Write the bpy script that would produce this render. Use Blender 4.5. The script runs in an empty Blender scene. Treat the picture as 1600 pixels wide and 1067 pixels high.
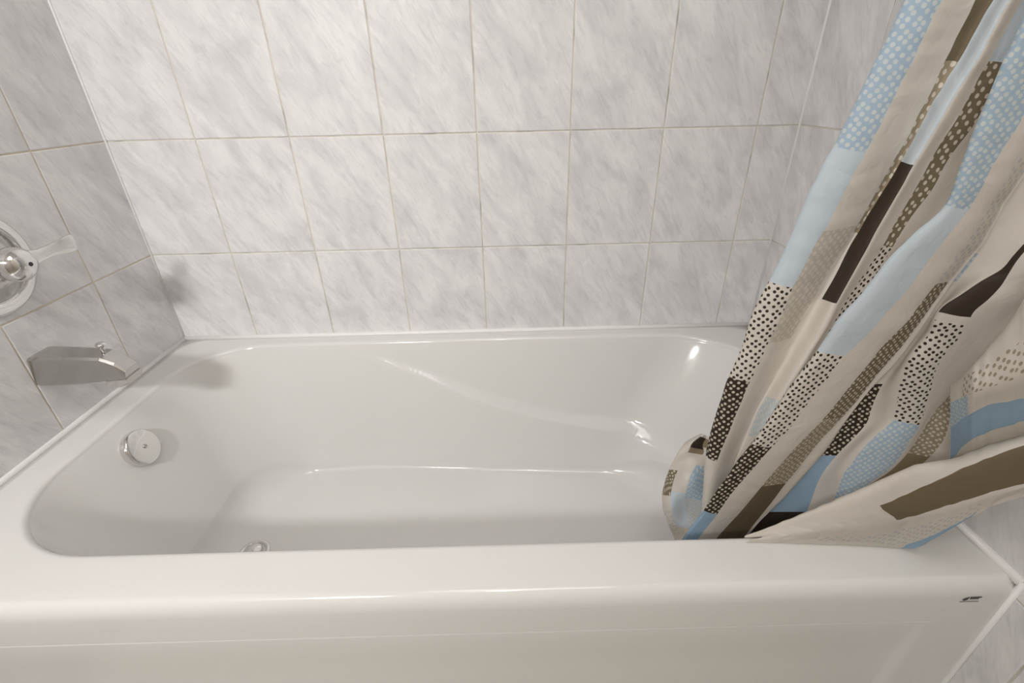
import bpy, bmesh, math, random
from mathutils import Vector, Matrix
from math import radians, sin, cos, pi
random.seed(7)
SC = bpy.context.scene
COL = SC.collection
# ------------------------------------------------------------------ camera, world, lights, exposure
# world axes: x along the tub from the tap wall, y towards the back wall (y=0), z=0 at the tub rim
cam_data = bpy.data.cameras.new('camera'); cam = bpy.data.objects.new('camera', cam_data); COL.objects.link(cam)
cam.location = (0.8623, -1.1024, 0.5642)
cam.rotation_euler = (1.0740, 0.0204, -0.0159)
cam_data.sensor_width = 36.0; cam_data.lens = 726.7 / 1600 * 36.0; cam_data.clip_start = 0.01
SC.camera = cam
FLOOR = -0.46; CEIL = 1.98; LEN = 1.504; DEP = 0.7405; FRONT = -2.35
world = bpy.data.worlds.new('world'); SC.world = world; world.use_nodes = True
world.node_tree.nodes['Background'].inputs[0].default_value = (0.9, 0.92, 1, 1)
world.node_tree.nodes['Background'].inputs[1].default_value = 0.3
vs = SC.view_settings
vs.view_transform = 'Standard'; vs.look = 'None'; vs.gamma = 1.0; vs.use_curve_mapping = False
vs.exposure = EXPO = 0.0
def area(name, loc, target, sx, sy, watts, color):
    d = bpy.data.lights.new(name, 'AREA'); d.shape = 'RECTANGLE'; d.size = sx; d.size_y = sy; d.energy = watts; d.color = color
    o = bpy.data.objects.new(name, d); COL.objects.link(o); o.location = loc
    o.rotation_euler = (Vector(target) - Vector(loc)).to_track_quat('-Z', 'Y').to_euler(); return o
def bulb(name, loc, r, watts, color):
    d = bpy.data.lights.new(name, 'POINT'); d.shadow_soft_size = r; d.energy = watts; d.color = color
    o = bpy.data.objects.new(name, d); COL.objects.link(o); o.location = loc; return o
KEY = (1.0, 0.985, 0.97)
key = area('vanity_lamp_light', (0.17, -1.76, 1.08), (0.38, 0.0, 0.10), 0.20, 0.09, 6.2, KEY); key.data.spread = radians(112)
bulb('ceiling_lamp_light', (0.80, -1.50, 1.80), 0.035, 7.6, (1.0, 0.97, 0.95))
fill = area('added_fill_light', (0.95, -0.95, 1.94), (1.25, 0, 0.8), 0.9, 0.9, 5.6, (1.0, 0.975, 0.95)); fill.data.spread = radians(130)  # added soft fill aimed at the upper right wall, no fixture behind it
S1=[[[12760,-5440,6830],[12740,-5440,6730],[12720,-5450,6630],[12710,-5460,6540],[12690,-5470,6440],[12670,-5480,6330],[12650,-5480,6230],[12630,-5480,6120],[12610,-5480,6020],[12580,-5480,5910],[12560,-5480,5790],[12530,-5490,5680],[12510,-5490,5560],[12480,-5490,5440],[12460,-5490,5320],[12430,-5490,5190],[12400,-5490,5070],[12360,-5500,4930],[12320,-5500,4800],[12290,-5500,4660],[12250,-5500,4520],[12230,-5500,4380],[12200,-5510,4230],[12180,-5520,4080],[12150,-5520,3920],[12110,-5520,3760],[12080,-5530,3600],[12040,-5540,3430],[11980,-5540,3260],[11940,-5540,3080],[11910,-5550,2900],[11900,-5550,2710],[11890,-5550,2520],[11860,-5560,2320],[11820,-5560,2120],[11800,-5560,1900],[11780,-5560,1680],[11770,-5560,1460],[11750,-5570,1220],[11740,-5570,980],[11740,-5570,730],[11770,-5560,460],[11810,-5550,180],[11850,-5540,-110],[11900,-5530,-410],[11940,-5520,-720],[12000,-5510,-1050],[12060,-5500,-1390],[12120,-5490,-1750],[12190,-5470,-2140],[12260,-5450,-2540]],[[12450,-5750,6760],[12430,-5760,6670],[12410,-5770,6580],[12390,-5780,6490],[12370,-5790,6390],[12350,-5800,6290],[12330,-5800,6200],[12310,-5810,6100],[12290,-5810,6000],[12260,-5810,5890],[12230,-5820,5790],[12210,-5820,5680],[12180,-5820,5570],[12160,-5830,5460],[12130,-5830,5340],[12100,-5830,5220],[12070,-5840,5100],[12030,-5840,4980],[11990,-5840,4860],[11960,-5850,4730],[11920,-5850,4590],[11900,-5850,4460],[11870,-5860,4320],[11850,-5860,4180],[11820,-5870,4030],[11790,-5870,3880],[11750,-5880,3730],[11710,-5880,3580],[11660,-5890,3420],[11620,-5890,3250],[11590,-5900,3080],[11580,-5900,2900],[11570,-5900,2720],[11540,-5910,2540],[11500,-5910,2340],[11470,-5910,2150],[11460,-5910,1940],[11440,-5910,1730],[11420,-5920,1510],[11410,-5920,1290],[11410,-5920,1050],[11440,-5910,800],[11470,-5900,540],[11510,-5890,270],[11550,-5880,-20],[11590,-5870,-310],[11640,-5860,-620],[11690,-5850,-940],[11740,-5840,-1280],[11810,-5820,-1640],[11870,-5800,-2020]],[[12730,-5860,6690],[12700,-5870,6600],[12680,-5880,6510],[12660,-5890,6420],[12630,-5900,6330],[12600,-5910,6230],[12580,-5910,6140],[12560,-5920,6040],[12540,-5920,5940],[12520,-5930,5830],[12500,-5930,5730],[12470,-5930,5620],[12450,-5940,5510],[12420,-5940,5400],[12400,-5950,5290],[12370,-5950,5170],[12340,-5950,5050],[12310,-5960,4930],[12270,-5960,4810],[12240,-5970,4680],[12210,-5970,4550],[12180,-5970,4420],[12150,-5980,4280],[12100,-5980,4140],[12050,-5990,4000],[12020,-5990,3850],[11980,-6000,3700],[11940,-6000,3540],[11920,-6010,3390],[11900,-6010,3220],[11860,-6020,3050],[11830,-6020,2880],[11800,-6020,2700],[11770,-6030,2520],[11730,-6030,2330],[11690,-6030,2130],[11670,-6030,1930],[11640,-6030,1720],[11610,-6040,1500],[11580,-6040,1280],[11550,-6040,1050],[11540,-6030,800],[11560,-6020,540],[11580,-6010,270],[11610,-6000,-10],[11650,-5990,-310],[11690,-5980,-610],[11730,-5970,-930],[11790,-5960,-1270],[11850,-5940,-1630],[11910,-5920,-2010]],[[13180,-5680,6760],[13160,-5690,6670],[13140,-5700,6580],[13120,-5710,6490],[13100,-5720,6390],[13070,-5730,6290],[13060,-5730,6190],[13040,-5730,6090],[13020,-5730,5990],[13000,-5740,5880],[12980,-5740,5780],[12970,-5740,5670],[12950,-5750,5550],[12930,-5750,5440],[12900,-5750,5320],[12880,-5760,5200],[12860,-5760,5080],[12820,-5760,4950],[12790,-5760,4830],[12750,-5770,4690],[12720,-5770,4560],[12690,-5770,4420],[12650,-5780,4280],[12610,-5780,4140],[12560,-5790,3990],[12510,-5790,3840],[12460,-5800,3690],[12420,-5800,3530],[12380,-5810,3360],[12330,-5810,3200],[12280,-5820,3020],[12240,-5820,2840],[12200,-5820,2660],[12170,-5830,2470],[12130,-5830,2280],[12090,-5830,2070],[12050,-5830,1870],[12010,-5830,1650],[11970,-5840,1430],[11940,-5840,1200],[11920,-5840,970],[11910,-5830,710],[11890,-5820,450],[11870,-5810,170],[11890,-5800,-120],[11920,-5790,-420],[11950,-5780,-730],[11990,-5770,-1050],[12030,-5760,-1400],[12080,-5740,-1760],[12130,-5720,-2150]],[[13390,-5670,6760],[13360,-5680,6670],[13330,-5690,6580],[13300,-5700,6480],[13270,-5710,6390],[13250,-5720,6290],[13220,-5720,6190],[13200,-5720,6090],[13170,-5730,5990],[13150,-5730,5880],[13120,-5730,5770],[13080,-5730,5660],[13050,-5740,5550],[13010,-5740,5440],[12990,-5740,5320],[12960,-5750,5200],[12940,-5750,5080],[12910,-5750,4950],[12880,-5750,4820],[12840,-5760,4690],[12800,-5760,4560],[12760,-5760,4420],[12710,-5770,4280],[12670,-5780,4130],[12630,-5780,3990],[12600,-5780,3830],[12570,-5790,3680],[12530,-5800,3520],[12490,-5800,3360],[12450,-5800,3190],[12410,-5810,3010],[12370,-5810,2840],[12320,-5810,2650],[12280,-5820,2460],[12230,-5820,2270],[12180,-5820,2060],[12130,-5820,1860],[12070,-5820,1640],[12040,-5830,1420],[12020,-5830,1190],[11990,-5830,950],[11950,-5820,700],[11920,-5810,430],[11920,-5800,160],[11930,-5790,-130],[11950,-5780,-430],[11990,-5770,-740],[12030,-5760,-1070],[12080,-5750,-1410],[12140,-5730,-1780],[12190,-5710,-2160]],[[13340,-5880,6690],[13320,-5890,6600],[13290,-5900,6510],[13270,-5910,6420],[13240,-5920,6330],[13210,-5930,6230],[13190,-5930,6140],[13170,-5940,6040],[13150,-5940,5940],[13130,-5950,5840],[13100,-5950,5730],[13070,-5950,5630],[13030,-5960,5520],[13000,-5960,5410],[12970,-5970,5300],[12940,-5970,5180],[12910,-5970,5060],[12870,-5980,4940],[12840,-5980,4820],[12810,-5990,4690],[12780,-5990,4560],[12750,-5990,4430],[12710,-6000,4290],[12680,-6000,4150],[12650,-6010,4010],[12620,-6010,3860],[12580,-6020,3710],[12550,-6020,3560],[12510,-6030,3400],[12480,-6030,3240],[12450,-6040,3070],[12420,-6040,2900],[12370,-6040,2720],[12320,-6050,2540],[12270,-6050,2350],[12220,-6050,2160],[12170,-6050,1960],[12120,-6050,1750],[12080,-6060,1540],[12050,-6060,1310],[12010,-6060,1090],[11980,-6050,840],[11940,-6040,580],[11920,-6030,320],[11920,-6020,40],[11910,-6010,-250],[11920,-6000,-550],[11960,-5990,-870],[12000,-5980,-1200],[12050,-5960,-1560],[12110,-5940,-1930]],[[13650,-5680,6760],[13630,-5690,6660],[13600,-5700,6570],[13580,-5710,6480],[13550,-5720,6380],[13520,-5730,6280],[13500,-5730,6180],[13480,-5730,6080],[13460,-5730,5980],[13440,-5740,5870],[13420,-5740,5770],[13390,-5740,5660],[13370,-5750,5540],[13350,-5750,5430],[13330,-5750,5310],[13290,-5760,5190],[13250,-5760,5070],[13220,-5760,4950],[13200,-5760,4820],[13170,-5770,4690],[13140,-5770,4550],[13110,-5770,4410],[13070,-5780,4270],[13040,-5780,4130],[13010,-5790,3980],[12960,-5790,3830],[12910,-5800,3670],[12860,-5800,3510],[12800,-5810,3350],[12760,-5810,3180],[12720,-5820,3010],[12680,-5820,2830],[12640,-5820,2650],[12590,-5830,2460],[12530,-5830,2260],[12480,-5830,2060],[12420,-5830,1850],[12370,-5830,1640],[12320,-5840,1420],[12260,-5840,1190],[12220,-5840,960],[12180,-5830,700],[12150,-5820,440],[12140,-5810,160],[12150,-5800,-130],[12150,-5790,-420],[12160,-5780,-740],[12200,-5770,-1060],[12250,-5760,-1400],[12310,-5740,-1770],[12360,-5720,-2160]],[[13910,-5620,6760],[13880,-5630,6660],[13860,-5640,6570],[13830,-5650,6470],[13810,-5660,6380],[13780,-5670,6280],[13760,-5670,6180],[13740,-5680,6070],[13720,-5680,5970],[13700,-5680,5860],[13690,-5680,5750],[13670,-5690,5640],[13660,-5690,5530],[13640,-5690,5410],[13600,-5690,5290],[13560,-5700,5170],[13510,-5700,5050],[13460,-5700,4920],[13430,-5700,4790],[13410,-5710,4660],[13380,-5710,4520],[13320,-5710,4380],[13260,-5720,4240],[13220,-5720,4090],[13180,-5730,3940],[13150,-5730,3790],[13120,-5740,3630],[13100,-5740,3470],[13080,-5750,3300],[13060,-5750,3130],[13040,-5760,2950],[13020,-5760,2770],[12960,-5760,2590],[12890,-5770,2390],[12840,-5770,2200],[12790,-5770,1990],[12740,-5770,1780],[12680,-5770,1560],[12620,-5780,1340],[12560,-5780,1110],[12490,-5780,870],[12450,-5770,610],[12410,-5760,340],[12360,-5750,60],[12340,-5740,-230],[12320,-5730,-530],[12320,-5720,-840],[12360,-5710,-1170],[12410,-5700,-1520],[12470,-5680,-1900],[12530,-5660,-2290]],[[14140,-5480,6790],[14110,-5490,6700],[14090,-5500,6600],[14070,-5510,6500],[14040,-5510,6400],[14020,-5520,6300],[14000,-5520,6200],[13980,-5530,6090],[13960,-5530,5990],[13940,-5530,5880],[13930,-5530,5770],[13910,-5530,5650],[13900,-5540,5530],[13880,-5540,5410],[13850,-5540,5290],[13850,-5540,5170],[13850,-5540,5040],[13850,-5540,4910],[13860,-5550,4770],[13870,-5550,4630],[13870,-5550,4490],[13860,-5550,4350],[13780,-5560,4200],[13650,-5560,4050],[13550,-5570,3900],[13450,-5570,3740],[13380,-5580,3580],[13350,-5580,3420],[13330,-5590,3250],[13320,-5590,3070],[13300,-5600,2890],[13270,-5600,2700],[13220,-5600,2510],[13150,-5610,2310],[13100,-5610,2110],[13050,-5610,1900],[13000,-5610,1680],[12950,-5610,1460],[12880,-5620,1230],[12820,-5620,990],[12760,-5620,740],[12710,-5610,480],[12670,-5600,200],[12630,-5590,-80],[12600,-5580,-380],[12590,-5570,-690],[12590,-5560,-1010],[12630,-5550,-1350],[12680,-5540,-1710],[12740,-5520,-2090],[12810,-5500,-2490]],[[13480,-5930,6700],[13460,-5940,6620],[13440,-5950,6530],[13420,-5960,6440],[13400,-5970,6340],[13380,-5980,6250],[13360,-5990,6160],[13350,-5990,6060],[13340,-6000,5960],[13330,-6000,5860],[13310,-6010,5760],[13310,-6010,5650],[13300,-6020,5550],[13300,-6020,5440],[13300,-6020,5330],[13290,-6030,5210],[13290,-6030,5090],[13290,-6040,4980],[13290,-6040,4850],[13290,-6050,4730],[13300,-6050,4600],[13290,-6050,4470],[13210,-6060,4340],[13090,-6060,4200],[12990,-6070,4060],[12900,-6070,3920],[12830,-6080,3780],[12770,-6080,3630],[12700,-6090,3470],[12610,-6090,3310],[12520,-6100,3150],[12470,-6100,2980],[12420,-6100,2810],[12350,-6110,2630],[12280,-6110,2450],[12210,-6110,2260],[12150,-6110,2060],[12090,-6110,1860],[12020,-6120,1650],[11950,-6120,1440],[11870,-6120,1210],[11780,-6110,970],[11720,-6100,720],[11650,-6090,470],[11580,-6080,200],[11510,-6070,-80],[11420,-6060,-370],[11330,-6050,-670],[11240,-6040,-1000],[11150,-6020,-1340],[11060,-6000,-1700]],[[13930,-5970,6650],[13910,-5990,6560],[13890,-6000,6470],[13870,-6010,6380],[13850,-6020,6290],[13830,-6030,6200],[13810,-6040,6100],[13800,-6040,6010],[13780,-6040,5910],[13770,-6050,5810],[13750,-6050,5710],[13740,-6060,5600],[13720,-6060,5490],[13700,-6070,5390],[13680,-6070,5270],[13650,-6080,5160],[13620,-6080,5040],[13590,-6090,4930],[13570,-6090,4800],[13560,-6100,4680],[13540,-6100,4550],[13520,-6100,4420],[13460,-6110,4290],[13400,-6120,4150],[13350,-6120,4010],[13300,-6120,3870],[13250,-6130,3720],[13200,-6140,3570],[13130,-6140,3420],[13050,-6140,3260],[12970,-6150,3100],[12890,-6150,2930],[12770,-6150,2750],[12670,-6160,2580],[12620,-6160,2390],[12550,-6160,2200],[12480,-6160,2010],[12410,-6160,1800],[12330,-6170,1590],[12230,-6170,1380],[12120,-6170,1160],[12030,-6160,920],[11930,-6150,670],[11830,-6140,410],[11750,-6130,140],[11680,-6120,-140],[11580,-6110,-430],[11490,-6100,-740],[11400,-6090,-1060],[11310,-6070,-1410],[11210,-6050,-1770]],[[14180,-5950,6670],[14170,-5960,6580],[14150,-5970,6490],[14130,-5980,6400],[14110,-5990,6310],[14090,-6000,6220],[14080,-6010,6120],[14070,-6010,6020],[14050,-6020,5930],[14040,-6020,5830],[14030,-6030,5720],[14010,-6030,5620],[14000,-6030,5510],[13990,-6040,5400],[13970,-6040,5290],[13930,-6050,5180],[13890,-6050,5060],[13850,-6060,4940],[13830,-6060,4820],[13800,-6070,4690],[13780,-6070,4570],[13760,-6070,4440],[13730,-6080,4300],[13710,-6080,4160],[13670,-6090,4020],[13620,-6090,3880],[13570,-6100,3730],[13520,-6100,3580],[13460,-6110,3430],[13410,-6110,3270],[13350,-6120,3100],[13260,-6120,2940],[13170,-6120,2760],[13100,-6130,2580],[13030,-6130,2400],[12960,-6130,2210],[12890,-6130,2010],[12820,-6130,1810],[12720,-6140,1600],[12610,-6140,1390],[12500,-6140,1160],[12410,-6130,920],[12320,-6120,670],[12230,-6110,410],[12140,-6100,140],[12040,-6090,-140],[11920,-6080,-430],[11810,-6070,-730],[11740,-6060,-1050],[11660,-6040,-1400],[11580,-6020,-1760]],[[14510,-5840,6710],[14480,-5850,6620],[14460,-5860,6530],[14440,-5870,6430],[14410,-5880,6340],[14390,-5890,6240],[14370,-5900,6150],[14360,-5900,6050],[14340,-5900,5950],[14320,-5910,5850],[14310,-5910,5740],[14290,-5920,5640],[14270,-5920,5530],[14250,-5920,5420],[14220,-5930,5300],[14190,-5930,5190],[14160,-5930,5070],[14130,-5940,4950],[14100,-5940,4820],[14070,-5950,4690],[14040,-5950,4560],[14010,-5950,4430],[14000,-5960,4290],[13980,-5960,4150],[13960,-5970,4010],[13900,-5970,3860],[13840,-5980,3710],[13780,-5980,3560],[13730,-5990,3400],[13690,-5990,3240],[13640,-6000,3070],[13590,-6000,2900],[13540,-6000,2720],[13460,-6010,2540],[13380,-6010,2350],[13320,-6010,2160],[13260,-6010,1960],[13180,-6010,1750],[13080,-6020,1540],[12980,-6020,1320],[12890,-6020,1090],[12820,-6010,840],[12750,-6000,590],[12670,-5990,330],[12600,-5980,50],[12520,-5970,-230],[12430,-5960,-530],[12350,-5950,-840],[12270,-5940,-1170],[12200,-5920,-1520],[12120,-5900,-1890]],[[14570,-5800,6710],[14550,-5810,6620],[14520,-5820,6530],[14500,-5830,6440],[14480,-5850,6340],[14460,-5860,6250],[14440,-5860,6150],[14420,-5860,6050],[14410,-5870,5950],[14390,-5870,5850],[14370,-5870,5740],[14360,-5880,5640],[14340,-5880,5530],[14320,-5880,5410],[14290,-5890,5300],[14260,-5890,5180],[14230,-5900,5060],[14200,-5900,4940],[14170,-5900,4810],[14140,-5910,4690],[14110,-5910,4550],[14080,-5910,4420],[14070,-5920,4280],[14060,-5920,4140],[14030,-5930,4000],[13980,-5930,3850],[13920,-5940,3700],[13870,-5940,3540],[13830,-5950,3380],[13790,-5950,3220],[13750,-5960,3050],[13710,-5960,2870],[13670,-5960,2690],[13610,-5970,2510],[13530,-5970,2320],[13430,-5970,2130],[13350,-5970,1920],[13290,-5970,1720],[13220,-5980,1500],[13170,-5980,1280],[13120,-5980,1050],[13050,-5970,800],[12960,-5960,540],[12870,-5950,280],[12770,-5940,0],[12640,-5930,-280],[12500,-5920,-580],[12400,-5910,-890],[12320,-5900,-1220],[12240,-5880,-1580],[12150,-5860,-1950]],[[14850,-5480,6780],[14830,-5490,6690],[14810,-5500,6590],[14790,-5510,6490],[14760,-5510,6390],[14740,-5520,6290],[14730,-5520,6190],[14710,-5530,6080],[14700,-5530,5970],[14680,-5530,5860],[14660,-5530,5750],[14640,-5530,5640],[14630,-5540,5520],[14600,-5540,5400],[14570,-5540,5280],[14540,-5540,5150],[14510,-5540,5020],[14480,-5540,4890],[14450,-5550,4760],[14420,-5550,4620],[14390,-5550,4480],[14360,-5550,4340],[14350,-5560,4190],[14330,-5560,4040],[14310,-5570,3880],[14250,-5570,3720],[14190,-5580,3560],[14120,-5580,3400],[14080,-5590,3230],[14040,-5590,3050],[13990,-5600,2870],[13950,-5600,2680],[13910,-5600,2490],[13840,-5610,2290],[13750,-5610,2090],[13650,-5610,1880],[13560,-5610,1660],[13490,-5610,1440],[13420,-5620,1210],[13360,-5620,970],[13300,-5620,720],[13230,-5610,460],[13120,-5600,190],[13020,-5590,-100],[12910,-5580,-390],[12770,-5570,-700],[12620,-5560,-1020],[12510,-5550,-1350],[12420,-5540,-1700],[12320,-5520,-2080],[12230,-5500,-2470]],[[14850,-5660,6740],[14850,-5660,6650],[14850,-5650,6560],[14850,-5650,6460],[14850,-5650,6370],[14850,-5650,6270],[14850,-5650,6170],[14850,-5650,6070],[14850,-5640,5960],[14850,-5640,5850],[14850,-5640,5740],[14850,-5640,5630],[14850,-5640,5510],[14850,-5620,5400],[14850,-5600,5270],[14850,-5580,5150],[14820,-5580,5020],[14790,-5580,4890],[14760,-5590,4760],[14720,-5590,4620],[14680,-5590,4480],[14630,-5590,4340],[14580,-5600,4190],[14510,-5600,4040],[14430,-5610,3890],[14360,-5610,3730],[14300,-5620,3570],[14250,-5620,3410],[14210,-5630,3240],[14170,-5630,3060],[14120,-5640,2880],[14080,-5640,2700],[14030,-5640,2510],[13970,-5650,2310],[13900,-5650,2110],[13840,-5650,1900],[13820,-5650,1680],[13830,-5650,1460],[13840,-5660,1230],[13760,-5660,990],[13650,-5660,750],[13560,-5650,490],[13500,-5640,210],[13490,-5630,-70],[13510,-5620,-370],[13520,-5610,-680],[13530,-5600,-1000],[13530,-5590,-1340],[13500,-5580,-1690],[13420,-5560,-2070],[13340,-5540,-2460]],[[14850,-6180,6620],[14850,-6170,6540],[14850,-6160,6460],[14850,-6160,6380],[14850,-6150,6290],[14850,-6140,6200],[14850,-6130,6110],[14850,-6120,6020],[14850,-6110,5920],[14850,-6100,5820],[14850,-6090,5720],[14850,-6080,5620],[14850,-6070,5510],[14850,-6060,5410],[14850,-6050,5290],[14850,-6040,5180],[14850,-6030,5060],[14850,-6020,4940],[14850,-6010,4810],[14850,-5990,4680],[14850,-5970,4550],[14850,-5890,4400],[14800,-5840,4250],[14690,-5840,4100],[14600,-5850,3960],[14540,-5850,3810],[14470,-5860,3650],[14290,-5860,3500],[14120,-5870,3340],[13960,-5870,3180],[13920,-5880,3010],[13940,-5880,2830],[13870,-5880,2640],[13810,-5890,2460],[13810,-5890,2260],[13840,-5890,2060],[13890,-5890,1850],[13950,-5890,1630],[13950,-5900,1410],[13820,-5900,1190],[13720,-5900,960],[13660,-5890,700],[13610,-5880,440],[13630,-5870,170],[13650,-5860,-120],[13680,-5850,-420],[13710,-5840,-720],[13760,-5830,-1050],[13810,-5820,-1390],[13880,-5800,-1760],[13940,-5780,-2140]],[[14850,-6250,6580],[14850,-6240,6500],[14850,-6240,6410],[14850,-6240,6330],[14850,-6230,6240],[14850,-6230,6150],[14850,-6220,6060],[14850,-6220,5970],[14850,-6210,5880],[14850,-6210,5780],[14850,-6200,5680],[14850,-6190,5580],[14850,-6190,5470],[14850,-6180,5370],[14850,-6180,5260],[14850,-6170,5140],[14850,-6170,5030],[14850,-6160,4910],[14850,-6150,4780],[14850,-6150,4660],[14850,-6140,4530],[14850,-6120,4390],[14850,-5950,4210],[14660,-5940,4070],[14550,-5950,3930],[14500,-5950,3780],[14470,-5960,3630],[14450,-5960,3470],[14370,-5970,3310],[14270,-5970,3150],[14260,-5980,2970],[14240,-5980,2800],[14170,-5980,2620],[14130,-5990,2430],[14140,-5990,2240],[14190,-5990,2030],[14230,-5990,1830],[14260,-5990,1610],[14270,-6000,1390],[14240,-6000,1170],[14220,-6000,930],[14180,-5990,680],[14030,-5980,420],[13870,-5970,150],[13740,-5960,-120],[13720,-5950,-420],[13740,-5940,-730],[13820,-5930,-1050],[13910,-5920,-1390],[14000,-5900,-1760],[14100,-5880,-2140]],[[14850,-6420,6570],[14850,-6410,6490],[14850,-6410,6410],[14850,-6400,6330],[14850,-6400,6250],[14850,-6390,6170],[14850,-6390,6080],[14850,-6380,5990],[14850,-6380,5900],[14850,-6370,5810],[14850,-6370,5710],[14850,-6360,5620],[14850,-6350,5510],[14850,-6350,5410],[14850,-6340,5310],[14850,-6340,5200],[14850,-6330,5090],[14850,-6320,4970],[14850,-6310,4860],[14850,-6310,4730],[14850,-6300,4610],[14850,-6300,4480],[14850,-6300,4350],[14850,-6300,4220],[14850,-6300,4080],[14850,-6290,3940],[14850,-6230,3780],[14850,-6160,3600],[14850,-6080,3410],[14850,-6000,3210],[14850,-5920,3000],[14850,-5880,2800],[14850,-5850,2600],[14850,-5810,2380],[14850,-5770,2160],[14850,-5730,1920],[14780,-5730,1710],[14700,-5730,1490],[14660,-5740,1260],[14640,-5740,1030],[14610,-5740,790],[14560,-5730,520],[14450,-5720,260],[14230,-5710,-20],[14160,-5700,-310],[14150,-5690,-620],[14180,-5680,-930],[14230,-5670,-1270],[14300,-5660,-1620],[14380,-5640,-2000],[14470,-5620,-2390]],[[14850,-6520,6530],[14850,-6520,6450],[14850,-6510,6370],[14850,-6510,6290],[14850,-6510,6210],[14850,-6510,6130],[14850,-6510,6040],[14850,-6510,5950],[14850,-6510,5860],[14850,-6510,5770],[14850,-6510,5680],[14850,-6500,5580],[14850,-6500,5490],[14850,-6500,5390],[14850,-6500,5280],[14850,-6500,5180],[14850,-6500,5070],[14850,-6500,4960],[14850,-6490,4850],[14850,-6490,4730],[14850,-6500,4610],[14850,-6520,4490],[14850,-6540,4370],[14850,-6560,4250],[14850,-6580,4130],[14850,-6580,4000],[14850,-6520,3840],[14850,-6460,3670],[14850,-6420,3510],[14850,-6380,3330],[14850,-6330,3150],[14850,-6270,2950],[14850,-6190,2730],[14850,-6090,2490],[14850,-5940,2210],[14840,-5790,1900],[14790,-5790,1690],[14850,-5800,1470],[14850,-5860,1280],[14850,-5890,1080],[14850,-5860,810],[14840,-5790,490],[14760,-5780,220],[14700,-5770,-60],[14620,-5760,-350],[14520,-5750,-650],[14470,-5740,-970],[14500,-5730,-1300],[14550,-5720,-1650],[14600,-5700,-2030],[14650,-5680,-2420]],[[14850,-6690,6490],[14850,-6690,6410],[14850,-6690,6340],[14850,-6690,6260],[14850,-6690,6180],[14850,-6700,6100],[14850,-6700,6020],[14850,-6700,5930],[14850,-6700,5850],[14850,-6700,5760],[14850,-6700,5670],[14850,-6700,5580],[14850,-6700,5490],[14850,-6700,5390],[14850,-6700,5290],[14850,-6700,5190],[14850,-6710,5090],[14850,-6710,4980],[14850,-6710,4880],[14850,-6710,4770],[14850,-6720,4650],[14850,-6740,4540],[14850,-6760,4430],[14850,-6780,4310],[14850,-6800,4200],[14850,-6800,4070],[14850,-6760,3920],[14850,-6710,3770],[14850,-6670,3610],[14850,-6630,3450],[14850,-6600,3280],[14850,-6540,3100],[14850,-6480,2900],[14850,-6400,2680],[14850,-6270,2420],[14850,-6130,2130],[14850,-6110,1910],[14850,-6160,1740],[14850,-6220,1570],[14850,-6250,1380],[14850,-6230,1140],[14850,-6170,850],[14850,-6110,550],[14850,-6070,240],[14850,-6000,-100],[14850,-5930,-470],[14850,-5880,-820],[14850,-5910,-1090],[14850,-5940,-1370],[14850,-5970,-1660],[14850,-6000,-1960]],[[14850,-6880,6440],[14850,-6890,6370],[14850,-6890,6300],[14850,-6890,6230],[14850,-6890,6150],[14850,-6900,6070],[14850,-6900,6000],[14850,-6900,5920],[14850,-6910,5830],[14850,-6910,5750],[14850,-6910,5660],[14850,-6920,5580],[14850,-6920,5490],[14850,-6920,5400],[14850,-6930,5300],[14850,-6930,5210],[14850,-6930,5110],[14850,-6940,5010],[14850,-6940,4910],[14850,-6940,4810],[14850,-6950,4700],[14850,-6970,4600],[14850,-7000,4490],[14850,-7020,4380],[14850,-7040,4270],[14850,-7050,4150],[14850,-7010,4010],[14850,-6970,3870],[14850,-6940,3730],[14850,-6910,3580],[14850,-6880,3420],[14850,-6840,3250],[14850,-6790,3070],[14850,-6720,2870],[14850,-6620,2630],[14850,-6500,2380],[14850,-6480,2180],[14850,-6540,2030],[14850,-6590,1870],[14850,-6620,1700],[14850,-6610,1480],[14850,-6570,1230],[14850,-6530,960],[14850,-6490,690],[14850,-6450,390],[14850,-6390,70],[14850,-6360,-240],[14850,-6390,-480],[14850,-6430,-730],[14850,-6460,-980],[14850,-6500,-1240]]]
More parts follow.
